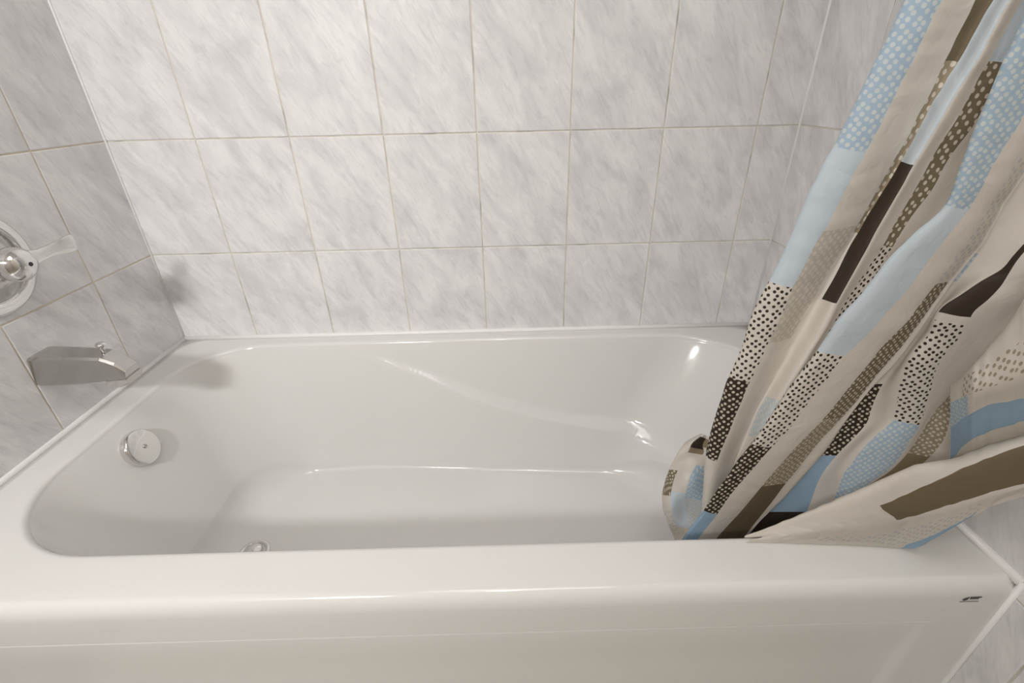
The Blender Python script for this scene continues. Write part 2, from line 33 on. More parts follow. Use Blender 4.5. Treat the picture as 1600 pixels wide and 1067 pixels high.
S2=[[[12020,-4570,170],[11780,-4680,90],[11700,-4720,-40],[11640,-4710,-230],[11600,-4690,-430],[11570,-4680,-630],[11540,-4700,-800],[11510,-4760,-930],[11460,-4860,-1030],[11450,-4950,-1130],[11470,-4990,-1280],[11550,-4980,-1500],[11670,-4920,-1780],[11800,-4850,-2090],[11910,-4820,-2360],[11970,-4840,-2560],[11980,-4910,-2700],[11990,-5010,-2800],[12000,-5100,-2920]],[[11930,-4680,280],[11640,-4820,240],[11500,-4930,170],[11420,-4980,40],[11370,-4980,-130],[11350,-4960,-340],[11350,-4910,-560],[11340,-4910,-750],[11310,-4970,-880],[11300,-5060,-980],[11300,-5150,-1070],[11350,-5210,-1210],[11430,-5200,-1420],[11550,-5140,-1700],[11680,-5080,-2000],[11760,-5040,-2280],[11800,-5050,-2490],[11820,-5120,-2620],[11830,-5220,-2720]],[[11790,-5030,550],[11610,-5090,440],[11570,-5100,290],[11530,-5080,100],[11490,-5060,-90],[11440,-5090,-240],[11390,-5140,-360],[11340,-5240,-450],[11300,-5330,-530],[11300,-5390,-640],[11340,-5400,-820],[11430,-5350,-1080],[11550,-5280,-1360],[11670,-5230,-1630],[11750,-5240,-1840],[11780,-5300,-1970],[11780,-5390,-2060],[11790,-5480,-2150],[11810,-5530,-2310]],[[11880,-5000,480],[11830,-5000,300],[11860,-5040,170],[11750,-5140,100],[11640,-5280,60],[11530,-5410,30],[11490,-5470,-80],[11490,-5460,-270],[11520,-5410,-500],[11590,-5340,-770],[11660,-5300,-1000],[11720,-5320,-1180],[11770,-5390,-1300],[11800,-5490,-1380],[11840,-5570,-1470],[11880,-5610,-1630],[11950,-5580,-1870],[12050,-5520,-2180],[12150,-5460,-2500]],[[11950,-5120,480],[12060,-5160,360],[12260,-5160,180],[12230,-5130,-20],[12200,-5130,-200],[12140,-5170,-320],[12090,-5240,-430],[12030,-5340,-510],[11990,-5430,-590],[12000,-5480,-730],[12050,-5460,-930],[12170,-5410,-1200],[12300,-5340,-1480],[12430,-5300,-1740],[12510,-5320,-1930],[12530,-5400,-2040],[12530,-5500,-2130],[12530,-5580,-2230],[12580,-5610,-2410]],[[12380,-4590,-70],[12630,-4700,-160],[12900,-4840,-220],[12770,-4970,-270],[12680,-5050,-370],[12640,-5070,-530],[12670,-5020,-770],[12720,-4950,-1040],[12750,-4920,-1270],[12780,-4950,-1440],[12780,-5040,-1550],[12800,-5140,-1640],[12850,-5210,-1760],[12940,-5230,-1950],[13080,-5200,-2220],[13210,-5130,-2540],[13330,-5070,-2860],[13420,-5060,-3120],[13460,-5100,-3300]]]
S3=[[[12200,-6220,-610],[12290,-6230,-540],[12390,-6250,-450],[12480,-6260,-370],[12570,-6280,-290],[12650,-6290,-200],[12740,-6310,-120],[12820,-6320,-40],[12910,-6330,40],[12990,-6350,120],[13070,-6360,190],[13150,-6380,270],[13220,-6390,360],[13290,-6410,440],[13360,-6430,520],[13420,-6450,600],[13490,-6470,680],[13550,-6490,770],[13610,-6510,850],[13670,-6530,930],[13730,-6550,1010],[13790,-6570,1090],[13840,-6590,1160],[13900,-6620,1220],[13970,-6640,1260],[14030,-6660,1300],[14090,-6690,1340],[14150,-6710,1390],[14200,-6730,1440],[14250,-6750,1510],[14290,-6780,1580],[14330,-6800,1640],[14380,-6820,1700],[14420,-6850,1750],[14470,-6870,1810],[14510,-6890,1860],[14550,-6910,1910],[14590,-6940,1970],[14620,-6970,2020],[14650,-6990,2080],[14680,-7020,2140],[14736,-6880,2240],[14840,-6520,2490]],[[11940,-6520,-80],[12030,-6530,-10],[12120,-6550,70],[12200,-6560,140],[12280,-6580,220],[12360,-6590,300],[12440,-6610,370],[12520,-6620,450],[12600,-6630,520],[12670,-6650,590],[12740,-6660,670],[12820,-6680,740],[12880,-6690,820],[12950,-6710,900],[13010,-6730,970],[13070,-6750,1050],[13130,-6770,1120],[13180,-6790,1200],[13240,-6810,1280],[13290,-6830,1350],[13350,-6850,1430],[13400,-6870,1500],[13450,-6890,1570],[13500,-6920,1620],[13560,-6940,1660],[13620,-6960,1700],[13670,-6990,1740],[13720,-7010,1780],[13770,-7030,1830],[13810,-7050,1900],[13850,-7080,1960],[13880,-7100,2020],[13920,-7120,2080],[13960,-7150,2130],[14000,-7170,2180],[14040,-7190,2220],[14080,-7210,2270],[14110,-7240,2320],[14130,-7270,2380],[14160,-7290,2430],[14180,-7320,2480],[14411,-7180,2580],[14840,-6820,2830]],[[11910,-6580,-40],[12000,-6590,10],[12090,-6610,70],[12170,-6630,130],[12250,-6650,180],[12340,-6670,240],[12420,-6690,300],[12490,-6710,350],[12570,-6730,410],[12650,-6750,460],[12720,-6770,520],[12800,-6790,580],[12870,-6810,630],[12940,-6830,680],[13010,-6850,730],[13080,-6870,780],[13150,-6890,830],[13220,-6900,880],[13280,-6920,950],[13340,-6940,1020],[13400,-6950,1100],[13440,-6980,1180],[13470,-7010,1270],[13500,-7040,1360],[13530,-7080,1450],[13560,-7110,1540],[13590,-7140,1620],[13620,-7170,1710],[13650,-7190,1790],[13680,-7220,1860],[13710,-7250,1930],[13740,-7270,2000],[13770,-7300,2060],[13800,-7320,2120],[13840,-7340,2180],[13870,-7360,2230],[13910,-7380,2280],[13940,-7400,2330],[13970,-7420,2380],[14000,-7440,2430],[14040,-7460,2480],[14320,-7320,2580],[14840,-6960,2830]],[[12070,-6670,80],[12160,-6690,120],[12250,-6710,160],[12340,-6720,180],[12420,-6740,220],[12510,-6770,260],[12590,-6790,300],[12680,-6800,330],[12760,-6820,370],[12830,-6840,400],[12910,-6860,450],[13000,-6870,470],[13080,-6890,500],[13160,-6900,540],[13240,-6920,580],[13310,-6930,620],[13380,-6950,660],[13460,-6960,700],[13530,-6980,730],[13570,-7010,810],[13600,-7060,890],[13630,-7100,980],[13660,-7140,1070],[13680,-7180,1150],[13710,-7210,1230],[13740,-7250,1300],[13770,-7280,1380],[13800,-7310,1440],[13830,-7340,1510],[13860,-7370,1580],[13890,-7390,1640],[13930,-7420,1700],[13970,-7440,1750],[14010,-7460,1800],[14050,-7480,1840],[14090,-7490,1890],[14140,-7510,1930],[14180,-7520,1970],[14230,-7530,2000],[14290,-7530,2030],[14360,-7530,2060],[14528,-7390,2160],[14840,-7030,2410]],[[11980,-6690,70],[12080,-6700,80],[12170,-6710,100],[12270,-6730,120],[12370,-6730,130],[12460,-6750,140],[12550,-6760,160],[12640,-6780,180],[12740,-6780,190],[12830,-6800,210],[12920,-6810,230],[13010,-6830,250],[13100,-6840,260],[13190,-6850,270],[13290,-6870,290],[13380,-6880,300],[13460,-6890,340],[13540,-6900,380],[13610,-6910,430],[13690,-6920,470],[13710,-6980,570],[13730,-7030,670],[13750,-7080,760],[13770,-7120,850],[13800,-7170,940],[13820,-7210,1020],[13840,-7240,1110],[13860,-7280,1210],[13880,-7310,1290],[13900,-7340,1380],[13930,-7370,1460],[13960,-7400,1530],[13990,-7420,1600],[14020,-7440,1660],[14060,-7460,1710],[14110,-7470,1760],[14150,-7490,1800],[14200,-7500,1840],[14260,-7510,1880],[14320,-7510,1910],[14380,-7510,1940],[14541,-7370,2040],[14840,-7010,2290]],[[11900,-6710,80],[12000,-6710,70],[12110,-6710,70],[12210,-6720,80],[12310,-6730,90],[12410,-6740,100],[12510,-6740,100],[12610,-6750,100],[12710,-6760,110],[12810,-6780,110],[12920,-6780,100],[13010,-6790,110],[13110,-6800,110],[13210,-6810,110],[13310,-6820,110],[13410,-6830,100],[13510,-6840,100],[13610,-6850,90],[13710,-6860,90],[13800,-6870,90],[13870,-6900,130],[13880,-6960,250],[13900,-7010,360],[13910,-7060,480],[13920,-7110,600],[13920,-7160,730],[13930,-7200,850],[13940,-7240,960],[13950,-7280,1080],[13960,-7310,1190],[13970,-7340,1300],[13990,-7370,1390],[14010,-7390,1480],[14040,-7410,1550],[14080,-7430,1610],[14130,-7450,1660],[14180,-7460,1700],[14230,-7470,1740],[14280,-7480,1780],[14340,-7490,1810],[14410,-7490,1840],[14560,-7350,1940],[14840,-6990,2190]],[[11840,-6710,20],[11940,-6710,20],[12050,-6710,20],[12150,-6720,20],[12260,-6720,10],[12360,-6730,20],[12460,-6740,20],[12560,-6750,20],[12670,-6750,10],[12770,-6760,20],[12870,-6770,20],[12970,-6780,20],[13080,-6780,10],[13180,-6790,20],[13280,-6800,20],[13380,-6810,20],[13480,-6820,20],[13580,-6830,20],[13680,-6840,20],[13780,-6850,10],[13870,-6860,10],[13920,-6910,70],[13950,-6970,150],[13960,-7020,270],[13960,-7070,420],[13960,-7120,560],[13960,-7170,710],[13960,-7210,840],[13960,-7250,960],[13970,-7280,1080],[13980,-7320,1190],[14000,-7350,1290],[14020,-7370,1380],[14050,-7400,1450],[14090,-7420,1520],[14130,-7440,1560],[14180,-7450,1610],[14230,-7460,1650],[14290,-7470,1690],[14350,-7480,1720],[14410,-7480,1750],[14560,-7340,1850],[14840,-6980,2100]]]
S4=[[[14090,-6350,2140],[14010,-6440,2310],[13940,-6520,2460],[13870,-6610,2600],[13790,-6700,2750],[13780,-6730,2850],[13770,-6760,2950],[13760,-6780,3050],[13750,-6810,3140],[13740,-6840,3240],[13720,-6870,3350],[13700,-6900,3460],[13680,-6920,3560],[13660,-6950,3670],[13650,-6970,3760],[13640,-6990,3850],[13630,-7010,3940],[13620,-7020,4030],[13610,-7040,4110],[13590,-7060,4190],[13580,-7080,4280],[13570,-7100,4350],[13560,-7110,4430],[13550,-7130,4510],[13540,-7150,4560],[13995,-7010,4660],[14840,-6650,4910]],[[13780,-6570,2420],[13710,-6660,2570],[13630,-6750,2720],[13560,-6830,2860],[13480,-6920,2990],[13470,-6950,3090],[13460,-6980,3180],[13450,-7000,3270],[13440,-7030,3360],[13430,-7060,3460],[13410,-7090,3560],[13390,-7120,3660],[13370,-7140,3760],[13340,-7170,3850],[13330,-7190,3940],[13320,-7210,4020],[13310,-7230,4110],[13300,-7240,4190],[13290,-7260,4270],[13280,-7280,4340],[13270,-7300,4420],[13260,-7320,4490],[13250,-7330,4560],[13230,-7350,4630],[13230,-7370,4690],[13793,-7230,4790],[14840,-6870,5040]],[[13640,-6670,2560],[13580,-6760,2670],[13530,-6840,2770],[13460,-6930,2870],[13400,-7020,2970],[13410,-7050,3040],[13410,-7080,3100],[13420,-7100,3160],[13420,-7130,3220],[13420,-7160,3270],[13420,-7190,3330],[13430,-7220,3380],[13430,-7240,3440],[13430,-7270,3490],[13440,-7290,3540],[13450,-7310,3580],[13460,-7330,3630],[13470,-7340,3680],[13480,-7360,3720],[13490,-7380,3760],[13500,-7400,3800],[13510,-7420,3850],[13520,-7430,3890],[13520,-7450,3930],[13540,-7470,3960],[13995,-7330,4060],[14840,-6970,4310]],[[13650,-6750,2380],[13590,-6840,2480],[13540,-6930,2580],[13480,-7010,2670],[13430,-7100,2760],[13440,-7130,2810],[13450,-7160,2850],[13470,-7180,2890],[13480,-7210,2930],[13490,-7240,2980],[13500,-7270,3020],[13510,-7300,3060],[13520,-7320,3100],[13530,-7350,3140],[13550,-7370,3170],[13570,-7390,3210],[13590,-7410,3240],[13600,-7420,3270],[13620,-7440,3300],[13640,-7460,3330],[13660,-7480,3360],[13680,-7500,3390],[13690,-7510,3410],[13710,-7530,3440],[13730,-7550,3460],[14118,-7410,3560],[14840,-7050,3810]],[[13910,-6670,1930],[13840,-6760,2070],[13770,-6840,2200],[13710,-6930,2330],[13640,-7020,2440],[13650,-7050,2510],[13660,-7080,2570],[13670,-7100,2610],[13690,-7130,2650],[13710,-7160,2680],[13730,-7190,2710],[13740,-7220,2750],[13760,-7240,2780],[13780,-7270,2810],[13800,-7290,2830],[13830,-7310,2850],[13860,-7330,2870],[13890,-7340,2890],[13910,-7360,2910],[13940,-7380,2930],[13970,-7400,2950],[14000,-7420,2970],[14020,-7430,2980],[14050,-7450,3000],[14080,-7470,3020],[14346,-7330,3120],[14840,-6970,3370]],[[14200,-6610,1360],[14130,-6700,1520],[14040,-6780,1710],[13960,-6870,1870],[13890,-6960,2020],[13900,-6990,2090],[13910,-7020,2140],[13930,-7040,2200],[13940,-7070,2250],[13950,-7100,2290],[13970,-7130,2340],[13980,-7160,2380],[13990,-7180,2430],[14010,-7210,2470],[14040,-7230,2500],[14060,-7250,2520],[14090,-7270,2550],[14120,-7280,2570],[14150,-7300,2590],[14180,-7320,2620],[14210,-7340,2640],[14230,-7360,2660],[14260,-7370,2680],[14290,-7390,2700],[14310,-7410,2720],[14496,-7270,2820],[14840,-6910,3070]],[[14310,-6550,1230],[14250,-6640,1370],[14190,-6720,1510],[14120,-6810,1630],[14060,-6900,1750],[14080,-6930,1810],[14090,-6960,1870],[14110,-6980,1930],[14120,-7010,1970],[14140,-7040,2020],[14160,-7070,2070],[14170,-7100,2120],[14180,-7120,2160],[14200,-7150,2210],[14220,-7170,2250],[14250,-7190,2290],[14270,-7210,2330],[14290,-7220,2370],[14310,-7240,2400],[14340,-7260,2440],[14360,-7280,2480],[14380,-7300,2520],[14390,-7310,2550],[14410,-7330,2590],[14430,-7350,2620],[14574,-7210,2720],[14840,-6850,2970]]]
R1=[-100, -80, -60, -40, -20, 0, 20, 40, 60, 80, 100, 120, 140, 160, 180, 200, 220, 240, 260, 280, 300, 320, 340, 360, 380, 400, 420, 440, 460, 480, 500, 520, 540, 560, 580, 600, 620, 640, 660, 680, 700, 720, 740, 760, 780, 800, 820, 840, 860, 880, 900]
R2=[678, 690, 702, 714, 726, 738, 750, 762, 774, 786, 798, 810, 822, 834, 846, 858, 870, 882, 894]
R3=[1165, 1177, 1189, 1201, 1213, 1225, 1237, 1249, 1261, 1273, 1285, 1297, 1309, 1321, 1333, 1345, 1357, 1369, 1381, 1393, 1405, 1417, 1429, 1441, 1453, 1465, 1477, 1489, 1501, 1513, 1525, 1537, 1549, 1561, 1573, 1585, 1597, 1609, 1621, 1633, 1645, 1657, 1669]
R4=[1484, 1493, 1502, 1511, 1520, 1529, 1538, 1547, 1556, 1565, 1574, 1583, 1592, 1601, 1610, 1619, 1628, 1637, 1646, 1655, 1664, 1673, 1682, 1691, 1700, 1709, 1718]
# ------------------------------------------------------------------ helpers
def link(name, verts, faces, mats, parent=None, smooth=False, loc=(0,0,0), mi=None):
    me = bpy.data.meshes.new(name); me.from_pydata([tuple(v) for v in verts], [], faces)
    for m in (mats if isinstance(mats, (list, tuple)) else [mats]): me.materials.append(m)
    if smooth: me.polygons.foreach_set('use_smooth', [True] * len(faces))
    if mi: me.polygons.foreach_set('material_index', mi)
    me.update()
    o = bpy.data.objects.new(name, me); COL.objects.link(o); o.location = loc
    if parent: o.parent = parent
    return o
def empty(name, loc=(0,0,0)):
    o = bpy.data.objects.new(name, None); COL.objects.link(o); o.location = loc; o.empty_display_size = 0.05; return o
def tag(o, label, cat, group=None):
    o['label'] = label; o['category'] = cat
    if group: o['group'] = group
    return o
def struct(o): o['kind'] = 'structure'; return o
def box(x0, x1, y0, y1, z0, z1):
    v = [(x,y,z) for x in (x0,x1) for y in (y0,y1) for z in (z0,z1)]
    return v, [(0,1,3,2),(4,6,7,5),(0,4,5,1),(2,3,7,6),(0,2,6,4),(1,5,7,3)]
def lathe(prof, n, axis=(0,0,1), origin=(0,0,0), sx=1, sy=1):
    """revolve (radius, height) pairs about an axis"""
    q = Vector((0,0,1)).rotation_difference(Vector(axis).normalized()); V = []; F = []
    for r, h in prof:
        for k in range(n):
            a = 2*pi*k/n; V.append(q @ Vector((r*cos(a)*sx, r*sin(a)*sy, h)) + Vector(origin))
    for i in range(len(prof)-1):
        for k in range(n):
            F.append((i*n+k, i*n+(k+1)%n, (i+1)*n+(k+1)%n, (i+1)*n+k))
    F.append(tuple(range(n))[::-1]); F.append(tuple((len(prof)-1)*n+k for k in range(n)))
    return V, F
def tube(pts, rad, n=10, flat=1.0):
    V = []; F = []; P = [Vector(p) for p in pts]
    rr = rad if isinstance(rad, (list, tuple)) else [rad]*len(P)
    for i, p in enumerate(P):
        t = (P[min(i+1,len(P)-1)] - P[max(i-1,0)]).normalized()
        a = t.orthogonal().normalized() if abs(t.z) > .9 else Vector((0,0,1)).cross(t).normalized(); b = t.cross(a)
        for k in range(n):
            th = 2*pi*k/n; V.append(p + a*rr[i]*cos(th) + b*rr[i]*sin(th)*flat)
    for i in range(len(P)-1):
        for k in range(n): F.append((i*n+k, i*n+(k+1)%n, (i+1)*n+(k+1)%n, (i+1)*n+k))
    F.append(tuple(range(n))[::-1]); F.append(tuple((len(P)-1)*n+k for k in range(n)))
    return V, F
# ------------------------------------------------------------------ materials
def mat(name, color=(.8,.8,.8), rough=.5, metal=0, **kw):
    m = bpy.data.materials.new(name); m.use_nodes = True; b = m.node_tree.nodes['Principled BSDF']
    b.inputs['Base Color'].default_value = (*color, 1); b.inputs['Roughness'].default_value = rough; b.inputs['Metallic'].default_value = metal
    for k, v in kw.items(): b.inputs[k.replace('_', ' ')].default_value = v
    return m
def N(m, t, **kw):
    n = m.node_tree.nodes.new(t)
    for k, v in kw.items():
        if k in n.inputs and not hasattr(n, k): n.inputs[k].default_value = v
        else:
            setattr(n, k, v)
    return n
def Lk(m, a, b): m.node_tree.links.new(a, b)
def ramp(m, src, stops):
    r = m.node_tree.nodes.new('ShaderNodeValToRGB'); e = r.color_ramp.elements
    while len(e) < len(stops): e.new(.5)
    for el, (p, c) in zip(e, stops): el.position = p; el.color = (*c, 1) if len(c) == 3 else c
    Lk(m, src, r.inputs[0]); return r.outputs[0]
def bump(m, src, strength, dist=.001):
    b = m.node_tree.nodes.new('ShaderNodeBump'); b.inputs['Strength'].default_value = strength; b.inputs['Distance'].default_value = dist
    Lk(m, src, b.inputs['Height']); Lk(m, b.outputs[0], m.node_tree.nodes['Principled BSDF'].inputs['Normal'])
# glazed wall tile printed with a soft grey marble that runs down to the right
def tile_mat():
    m = mat('marble_print_tile', rough=.42); nt = m.node_tree; bs = nt.nodes['Principled BSDF']
    bs.inputs['Specular IOR Level'].default_value = .33
    tc = N(m, 'ShaderNodeTexCoord'); oi = N(m, 'ShaderNodeObjectInfo')
    mul = nt.nodes.new('ShaderNodeVectorMath'); mul.operation = 'MULTIPLY_ADD'
    cmb = nt.nodes.new('ShaderNodeCombineXYZ'); Lk(m, oi.outputs['Random'], cmb.inputs[0]); Lk(m, oi.outputs['Random'], cmb.inputs[2])
    mul.inputs[1].default_value = (3.0, 0, 5.0); Lk(m, cmb.outputs[0], mul.inputs[0]); Lk(m, tc.outputs['Object'], mul.inputs[2])
    rot = nt.nodes.new('ShaderNodeMapping'); rot.vector_type = 'POINT'; rot.inputs['Rotation'].default_value = (0, radians(30), 0)
    Lk(m, mul.outputs[0], rot.inputs[0])
    def streak(sx, sz, det, dist):
        mp = nt.nodes.new('ShaderNodeMapping'); mp.inputs['Scale'].default_value = (sx, 1, sz); Lk(m, rot.outputs[0], mp.inputs[0])
        n = nt.nodes.new('ShaderNodeTexNoise'); n.inputs['Scale'].default_value = 1; n.inputs['Detail'].default_value = det
        n.inputs['Distortion'].default_value = dist; n.inputs['Roughness'].default_value = .6; Lk(m, mp.outputs[0], n.inputs[0]); return n.outputs[0]
    big = ramp(m, streak(17, 8, 3, .5), [(.34, (.70,.685,.695)), (.50, (.785,.775,.775)), (.62, (.85,.84,.835))])
    fine = ramp(m, streak(75, 17, 5, 1.2), [(.34, (.90,.895,.905)), (.50, (1,1,1)), (.64, (1.0,1.0,1.0))])
    vein = ramp(m, streak(85, 12, 5, 1.8), [(.42, (0,0,0)), (.5, (1,1,1)), (.58, (0,0,0))])
    mx = nt.nodes.new('ShaderNodeMix'); mx.data_type = 'RGBA'; mx.blend_type = 'MULTIPLY'; mx.inputs[0].default_value = 1
    Lk(m, big, mx.inputs[6]); Lk(m, fine, mx.inputs[7])
    m2 = nt.nodes.new('ShaderNodeMix'); m2.data_type = 'RGBA'; m2.blend_type = 'MIX'
    sc = nt.nodes.new('ShaderNodeMath'); sc.operation = 'MULTIPLY'; sc.inputs[1].default_value = .12; Lk(m, vein, sc.inputs[0]); Lk(m, sc.outputs[0], m2.inputs[0])
    Lk(m, mx.outputs[2], m2.inputs[6]); m2.inputs[7].default_value = (.52,.51,.52,1)
    Lk(m, m2.outputs[2], bs.inputs['Base Color'])
    return m
TILE = tile_mat()
def grout_mat(name, col, spots):
    m = mat(name, col, rough=.8); nt = m.node_tree
    tc = N(m, 'ShaderNodeTexCoord')
    n = nt.nodes.new('ShaderNodeTexNoise'); n.inputs['Scale'].default_value = 14; n.inputs['Detail'].default_value = 5; Lk(m, tc.outputs['Object'], n.inputs[0])
    dark = tuple(c*.62 for c in col)
    o = ramp(m, n.outputs[0], [(.40-.2*(1-spots), dark), (.47, col), (.7, tuple(min(1,c*1.12) for c in col))])
    Lk(m, o, nt.nodes['Principled BSDF'].inputs['Base Color']); return m
GROUT_B = grout_mat('beige_grout', (.68,.64,.56), .7)
GROUT_L = grout_mat('yellowed_grout', (.74,.67,.52), .0)
ACRYLIC = mat('white_acrylic', (.77,.76,.735), rough=.12, Specular_IOR_Level=.5, Coat_Weight=.3, Coat_Roughness=.06)
CAULK = mat('white_caulk', (.86,.85,.83), rough=.35)
CHROME = mat('polished_chrome', (.78,.77,.76), rough=.07, metal=1)
DIM_CHROME = mat('water_spotted_chrome_dark_reflection', (.55,.535,.52), rough=.2, metal=1)  # base darkened to stand in for dark room reflections; spots are roughness
nz = N(DIM_CHROME, 'ShaderNodeTexNoise'); nz.inputs['Scale'].default_value = 28; nz.inputs['Detail'].default_value = 6
Lk(DIM_CHROME, ramp(DIM_CHROME, nz.outputs[0], [(.4,(.10,)*3), (.66,(.26,)*3)]), DIM_CHROME.node_tree.nodes['Principled BSDF'].inputs['Roughness'])
DARK = mat('dark_recess', (.03,.03,.03), rough=.5)
INK = mat('black_sticker_ink', (.05,.045,.04), rough=.5)
PAINT = mat('warm_white_paint', (.74,.70,.64), rough=.7)
CEILP = mat('ceiling_paint', (.85,.84,.82), rough=.8)
FLOORM = mat('beige_floor_vinyl', (.60,.57,.51), rough=.45)
# ------------------------------------------------------------------ walls with every tile as its own piece
G = .0013   # half a joint
def poly_tile(name, pts, frame, m=TILE, th=.0065, bev=.0016, cache={}):
    """pts: outline (u,w) in the wall's own plane, anticlockwise seen from the room; frame: origin, u axis, normal"""
    org, ux, nrm = frame
    cx = sum(p[0] for p in pts)/len(pts); cz = sum(p[1] for p in pts)/len(pts)
    q = [(a-cx, b-cz) for a, b in pts]; n = len(q)
    key = (tuple((round(a,4), round(b,4)) for a,b in q), nrm)
    if key not in cache:
        def off(d):
            r = []
            for i in range(n):
                (ax,az),(bx_,bz),(cx_,cz_) = q[i-1], q[i], q[(i+1)%n]
                e1 = Vector((bx_-ax, bz-az)).normalized(); e2 = Vector((cx_-bx_, cz_-bz)).normalized()
                n1 = Vector((-e1.y, e1.x)); n2 = Vector((-e2.y, e2.x)); r.append((bx_+(n1.x+n2.x)*d, bz+(n1.y+n2.y)*d))
            return r
        V = []
        # local space: x along the wall, z up, -y towards the room
        for d, y in ((0, th-.0015), (0, .0011), (bev*.45, .0003), (bev, 0)):
            V += [(a, y, b) for a, b in off(d)]
        F = []
        for k in range(3):
            for i in range(n): F.append((k*n+i, k*n+(i+1)%n, (k+1)*n+(i+1)%n, (k+1)*n+i))
        F.append(tuple(3*n+i for i in range(n))); F.append(tuple(range(n))[::-1])
        me = bpy.data.meshes.new('tile'); me.from_pydata(V, [], F); me.materials.append(m); me.update(); cache[key] = me
    o = bpy.data.objects.new(name, cache[key]); COL.objects.link(o)
    u = Vector(ux); nn = Vector(nrm); M_ = Matrix(((u.x, -nn.x, 0, 0), (u.y, -nn.y, 0, 0), (u.z, -nn.z, 1, 0), (0,0,0,1)))
    M_.translation = Vector(org) + u*cx + Vector((0,0,cz)); o.matrix_basis = M_
    return o
P = .2032; ZS = [.2288, .4830, .7372, .9914, 1.2456, 1.4998, 1.7540, CEIL]
def rect(u0, u1, w0, w1): return [(u0+G, w0+G), (u1-G, w0+G), (u1-G, w1-G), (u0+G, w1-G)]
def parent_keep(o, p):   # every wall and mesh part keeps world-space coordinates; only the empties are offset
    o.parent = p
    if p.type == 'EMPTY': o.matrix_parent_inverse = Matrix.Translation(-p.location)
RIM0 = .002
wb = struct(link('wall_back', *box(0, LEN, .0016, .09, FLOOR, CEIL), GROUT_B))
xs = [0] + [.1927 + P*k for k in range(7)] + [LEN]
for i in range(len(xs)-1):
    zz = [RIM0] + ZS
    for j in range(len(zz)-1):
        parent_keep(poly_tile('tile', rect(xs[i], xs[i+1], zz[j], zz[j+1]), ((0,0,0), (1,0,0), (0,-1,0))), wb)
TILED = -.992
# side walls: u runs towards the room; columns at .1798 + k*.2032 from the back corner
us = [0, .1805, .3830, .5862, .7894, -TILED]
def side(name, x, nx, grout):
    w = struct(link(name, *box(*((x-.09, x-.0016) if nx > 0 else (x+.0016, x+.09)), TILED, .0, FLOOR, CEIL), grout))
    frame = ((x,0,0), (0,-1,0), (nx,0,0))
    # keep outlines anticlockwise seen from the room whichever way the wall faces
    def put(pts):
        if nx > 0:   # seen from the room u runs to the left
            o = poly_tile('tile', [(-a, b) for a, b in pts][::-1], ((x,0,0), (0,1,0), (1,0,0)))
        else:
            o = poly_tile('tile', pts, ((x,0,0), (0,-1,0), (-1,0,0)))
        parent_keep(o, w)
    for i in range(len(us)-1):
        zz = [RIM0] + ZS
        for j in range(len(zz)-1):
            u0, u1 = us[i], us[i+1]
            if u0 < DEP < u1 and j == 0:
                c = DEP + .003
                put([(u0+G, RIM0+G), (c, RIM0+G), (c, -.0254+G), (u1-G, -.0254+G), (u1-G, .2288-G), (u0+G, .2288-G)])
            elif u0 > DEP and j == 0: put(rect(u0, u1, -.0254, .2288))
            else: put(rect(u0, u1, zz[j], zz[j+1]))
        if us[i+1] > DEP:
            u0 = max(us[i], DEP+.002); z = -.0254
            while z > FLOOR + .01:
                put(rect(u0, us[i+1], max(FLOOR, z-.2542), z)); z -= .2542
    return w
wl = side('wall_left', 0, 1, GROUT_L)
wr = side('wall_right', LEN, -1, GROUT_B)
struct(link('wall_left_painted', *box(-.09, -.001, FRONT, TILED, FLOOR, CEIL), PAINT))
struct(link('wall_right_painted', *box(LEN+.001, LEN+.09, FRONT, TILED, FLOOR, CEIL), PAINT))
struct(link('wall_front', *box(-.09, LEN+.09, FRONT-.09, FRONT, FLOOR, CEIL), PAINT))
struct(link('ceiling', *box(-.09, LEN+.09, FRONT-.09, .09, CEIL, CEIL+.05), CEILP))
struct(link('floor', *box(-.09, LEN+.09, FRONT-.09, .09, FLOOR-.05, FLOOR), FLOORM))
# ------------------------------------------------------------------ bathtub
tub = tag(empty('bathtub', (LEN/2, -DEP/2, FLOOR)), 'white acrylic alcove bathtub with sculpted armrest, against three tiled walls', 'bathtub')
def under(o, p):   # parent keeping world-space vertices
    parent_keep(o, p); return o
def rrect(x0, x1, y0, y1, r, ns=26, nc=16, bow=0, tilt=0):
    """rounded rectangle; r = radii at (x0,y0),(x1,y0),(x1,y1),(x0,y1); anticlockwise from the front left"""
    C = [(x0+r[0], y0+r[0], r[0], pi), (x1-r[1], y0+r[1], r[1], 1.5*pi), (x1-r[2], y1-r[2], r[2], 0), (x0+r[3], y1-r[3], r[3], .5*pi)]
    out = []
    for k in range(4):
        cx, cy, rad, a0 = C[k]
        arc = [(cx+rad*cos(a0+pi/2*i/nc), cy+rad*sin(a0+pi/2*i/nc)) for i in range(nc+1)]
        nx_, ny_, nr, na = C[(k+1)%4]; s = (nx_+nr*cos(na), ny_+nr*sin(na)); e = arc[-1]
        m = ns*3 if k in (0, 2) else ns
        out += arc + [(e[0]+(s[0]-e[0])*i/m, e[1]+(s[1]-e[1])*i/m) for i in range(1, m)]
    res = []
    for x, y in out:
        t = (x-(x0+x1)/2)/((x1-x0)/2); back = (y-y0)/(y1-y0)
        y -= bow*t*t*abs(t)*max(0, back-.5)*2
        x += tilt*back
        res.append(Vector((x, y, 0)))
    return res
def normals(ring):
    n = len(ring); out = []
    for i in range(n):
        t = (ring[(i+1)%n]-ring[i-1]); out.append(Vector((-t.y, t.x, 0)).normalized())   # inward for anticlockwise
    return out
def smooth(t): t = max(0, min(1, t)); return t*t*(3-2*t)
